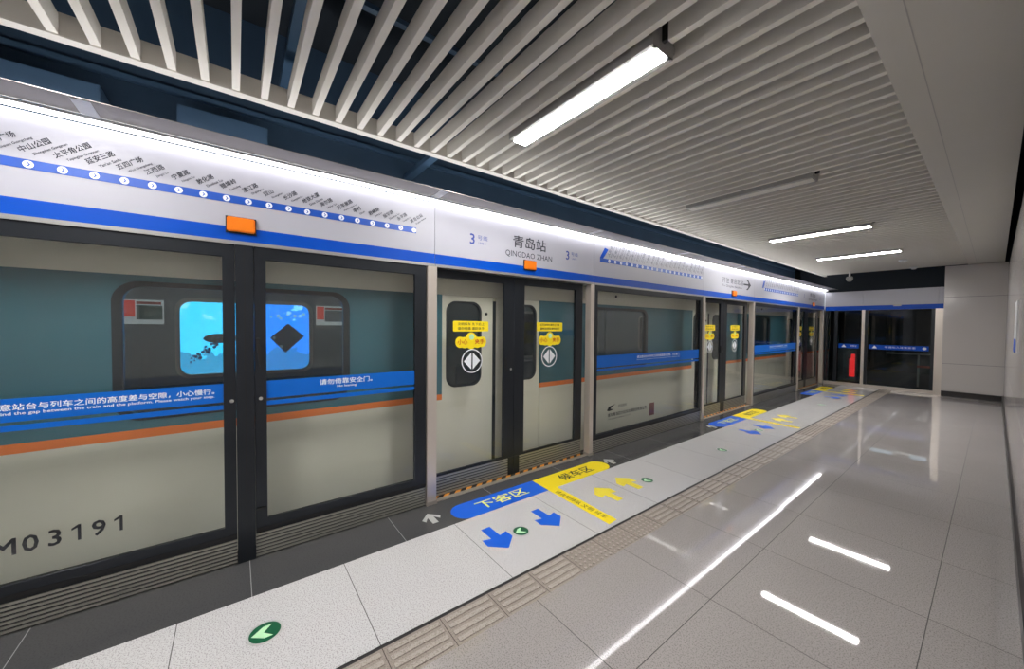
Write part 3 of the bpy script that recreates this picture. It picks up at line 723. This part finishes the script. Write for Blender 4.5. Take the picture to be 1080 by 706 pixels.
# ------------------------------------------------------------------ floor graphics
TS = .0012
def fp(pts): return [(y, -x) for x, y in pts]
def fpoly(name, pts, m, label, cat, group=None):
    return single(name, prism(FL, [fp(pts)], .0002, TS), m, label, cat, group)
def arrow(xc, yc, d):
    p = [(-.155, -.04), (-.155, .04), (-.01, .04), (-.03, .108), (.055, .112), (.155, 0), (.055, -.112), (-.03, -.108), (-.01, -.04)]
    return [(xc + d * a, yc + b) for a, b in p]
DN = ['first', 'second', 'last']
for k in range(3):
    o_ = 4.72 * k; w = 'at the %s sliding door pair' % DN[k]
    r = .13
    pill = [(-2.53, 2.315 + o_), (-2.79, 2.325 + o_)] + [(-2.66 + .13 * math.sin(t), 1.47 + o_ - .13 * math.cos(t)) for t in [math.radians(-90 + 15 * i) for i in range(13)]]
    t = thing('floor_sign', 'blue floor sign with yellow characters ' + w, 'floor sign', (-2.66, 1.85 + o_, 0), 'blue alighting signs')
    f = obj('film', prism(FL, [fp(pill)], .0002, TS), M_fblue, t)
    text('sign_text', '下客区', FL, 1.585 + o_, 2.593, .14, M_yprint, t, wd=.55, bold=.012, t=TS + .0006)
    pill = [(-2.79, 2.325 + o_), (-2.53, 2.315 + o_)] + [(-2.66 + .13 * math.sin(t), 3.2 + o_ + .13 * math.cos(t)) for t in [math.radians(90 - 15 * i) for i in range(13)]]
    t = thing('floor_sign', 'yellow floor sign with black characters and long tail ' + w, 'floor sign', (-2.66, 2.8 + o_, 0), 'yellow waiting signs')
    obj('film', prism(FL, [fp(pill)], .0002, TS), M_yel, t)
    text('sign_text', '候车区', FL, 2.60 + o_, 2.593, .14, M_ink, t, wd=.48, bold=.012, t=TS + .0006)
    obj('tail_film', prism(FL, [fp([(-2.53, 2.315 + o_), (-2.53, 2.43 + o_), (-1.8, 2.405 + o_), (-1.79, 2.295 + o_)])], .0002, TS), M_yel, t)
    FX = Plane((0, 0, 0), (1, 0, 0), (0, 1, 0))
    text('tail_text', '请自觉排队 文明 候车', FX, -2.47, 2.335 + o_, .055, M_ink, t, wd=.6, t=TS + .0006)
    for q, (x, y) in enumerate(((-2.175, 1.455), (-2.165, 1.955))):
        fpoly('floor_arrow', arrow(x, y + o_, 1), M_fblue, 'blue floor arrow %s, %s' % (('nearer the big map', 'nearer the yellow tail')[q], w), 'floor arrow', 'blue floor arrows')
    for q, (x, y) in enumerate(((-2.15, 2.72), (-2.18, 3.09))):
        fpoly('floor_arrow', arrow(x, y + o_, -1), M_yelw, 'worn yellow floor arrow %s, %s' % (('nearer the yellow tail', 'nearer the end screen')[q], w), 'floor arrow', 'yellow floor arrows')
def disc(x, y, r, label):
    t = thing('floor_marker', label, 'floor marker', (x, y, 0), 'round green exit markers')
    obj('film', prism(FL, [circ(y, -x, r, 32)], .0002, TS), M_green, t)
    a = r * .85
    obj('chevron', prism(FL, [[(y - a, -x), (y - a * .1, -x + a * .72), (y + a * .55, -x + a * .72), (y - a * .1, -x), (y + a * .55, -x - a * .72), (y - a * .1, -x - a * .72)]], TS, TS + .0006), M_lgreen, t)
    obj('rim', plate(FL, circ(y, -x, r + .012, 32), [circ(y, -x, r, 32)], .0002, TS), M_silver, t)
disc(-2.19, .01, .07, 'green round floor marker with a pale arrow, alone on the granite before the emergency doors')
disc(-2.138, 1.66, .06, 'green round floor marker between the two blue arrows, first sliding door pair')
disc(-2.1, 3.31, .06, 'green round floor marker beside the yellow arrows at the first sliding door pair')
disc(-2.06, 4.95, .06, 'green round floor marker alone in front of the fixed screen with the dashed map')
disc(-2.138, 6.40, .06, 'green round floor marker between the two blue arrows at the second sliding door pair')
disc(-2.1, 9.65, .06, 'green round floor marker alone in front of the screen with the violet map')
for (x, y, a, lab) in ((-2.71, 1.18, 0, 'silver floor arrow on the dark strip by the post of the emergency doors'), (-2.66, 3.42, 0, 'silver floor arrow on the dark strip past the first yellow sign'),
                       (-2.66, 6.0, 0, 'silver floor arrow on the dark strip before the second blue sign')):
    s = .62
    p = [(-.155, 0), (-.02, .13), (.04, .1), (-.05, .04), (.12, .04), (.12, -.04), (-.05, -.04), (.04, -.1), (-.02, -.13)]
    fpoly('floor_arrow', [(x + s * q[0], y + s * q[1]) for q in p], M_silver, lab, 'floor arrow', 'silver floor arrows')

# ------------------------------------------------------------------ small ceiling and wall things
t = thing('dome_camera', 'small white dome camera hanging from the ceiling by the end header', 'camera', (-2.3, 12.8, 3.1))
obj('mount', lathe(-2.3, 12.8, [(.02, 3.1), (.02, 2.97), (.04, 2.96)]), M_wsign, t)
obj('dome', lathe(-2.3, 12.8, [(.055, 2.96), (.07, 2.94), (.07, 2.89), (.055, 2.85), (.03, 2.83)]), M_house, t)
for x, y, lab in ((-1.2, 11.5, 'white round smoke detector on the ceiling between the last lamp and the end wall'), (-1.18, 13.0, 'white round smoke detector on the ceiling edge above the end header')):
    t = thing('smoke_detector', lab, 'smoke detector', (x, y, 3.1), 'smoke detectors')
    obj('base', lathe(x, y, [(.07, 3.1), (.07, 3.075), (.06, 3.07)]), M_wsign, t)
    obj('sensor', lathe(x, y, [(.05, 3.07), (.04, 3.045), (.02, 3.04)]), M_wsign, t)
t = thing('wall_sign', 'tall white notice with a blue lower block on the long wall', 'sign', (WX, 6.5, 1.36))
obj('board', B((WX - .012, WX, 6.2, 6.9, 1.36, 1.9)), M_wsign, t)
obj('blue_block', B((WX - .014, WX - .012, 6.2, 6.9, 1.36, 1.5)), M_blue, t)
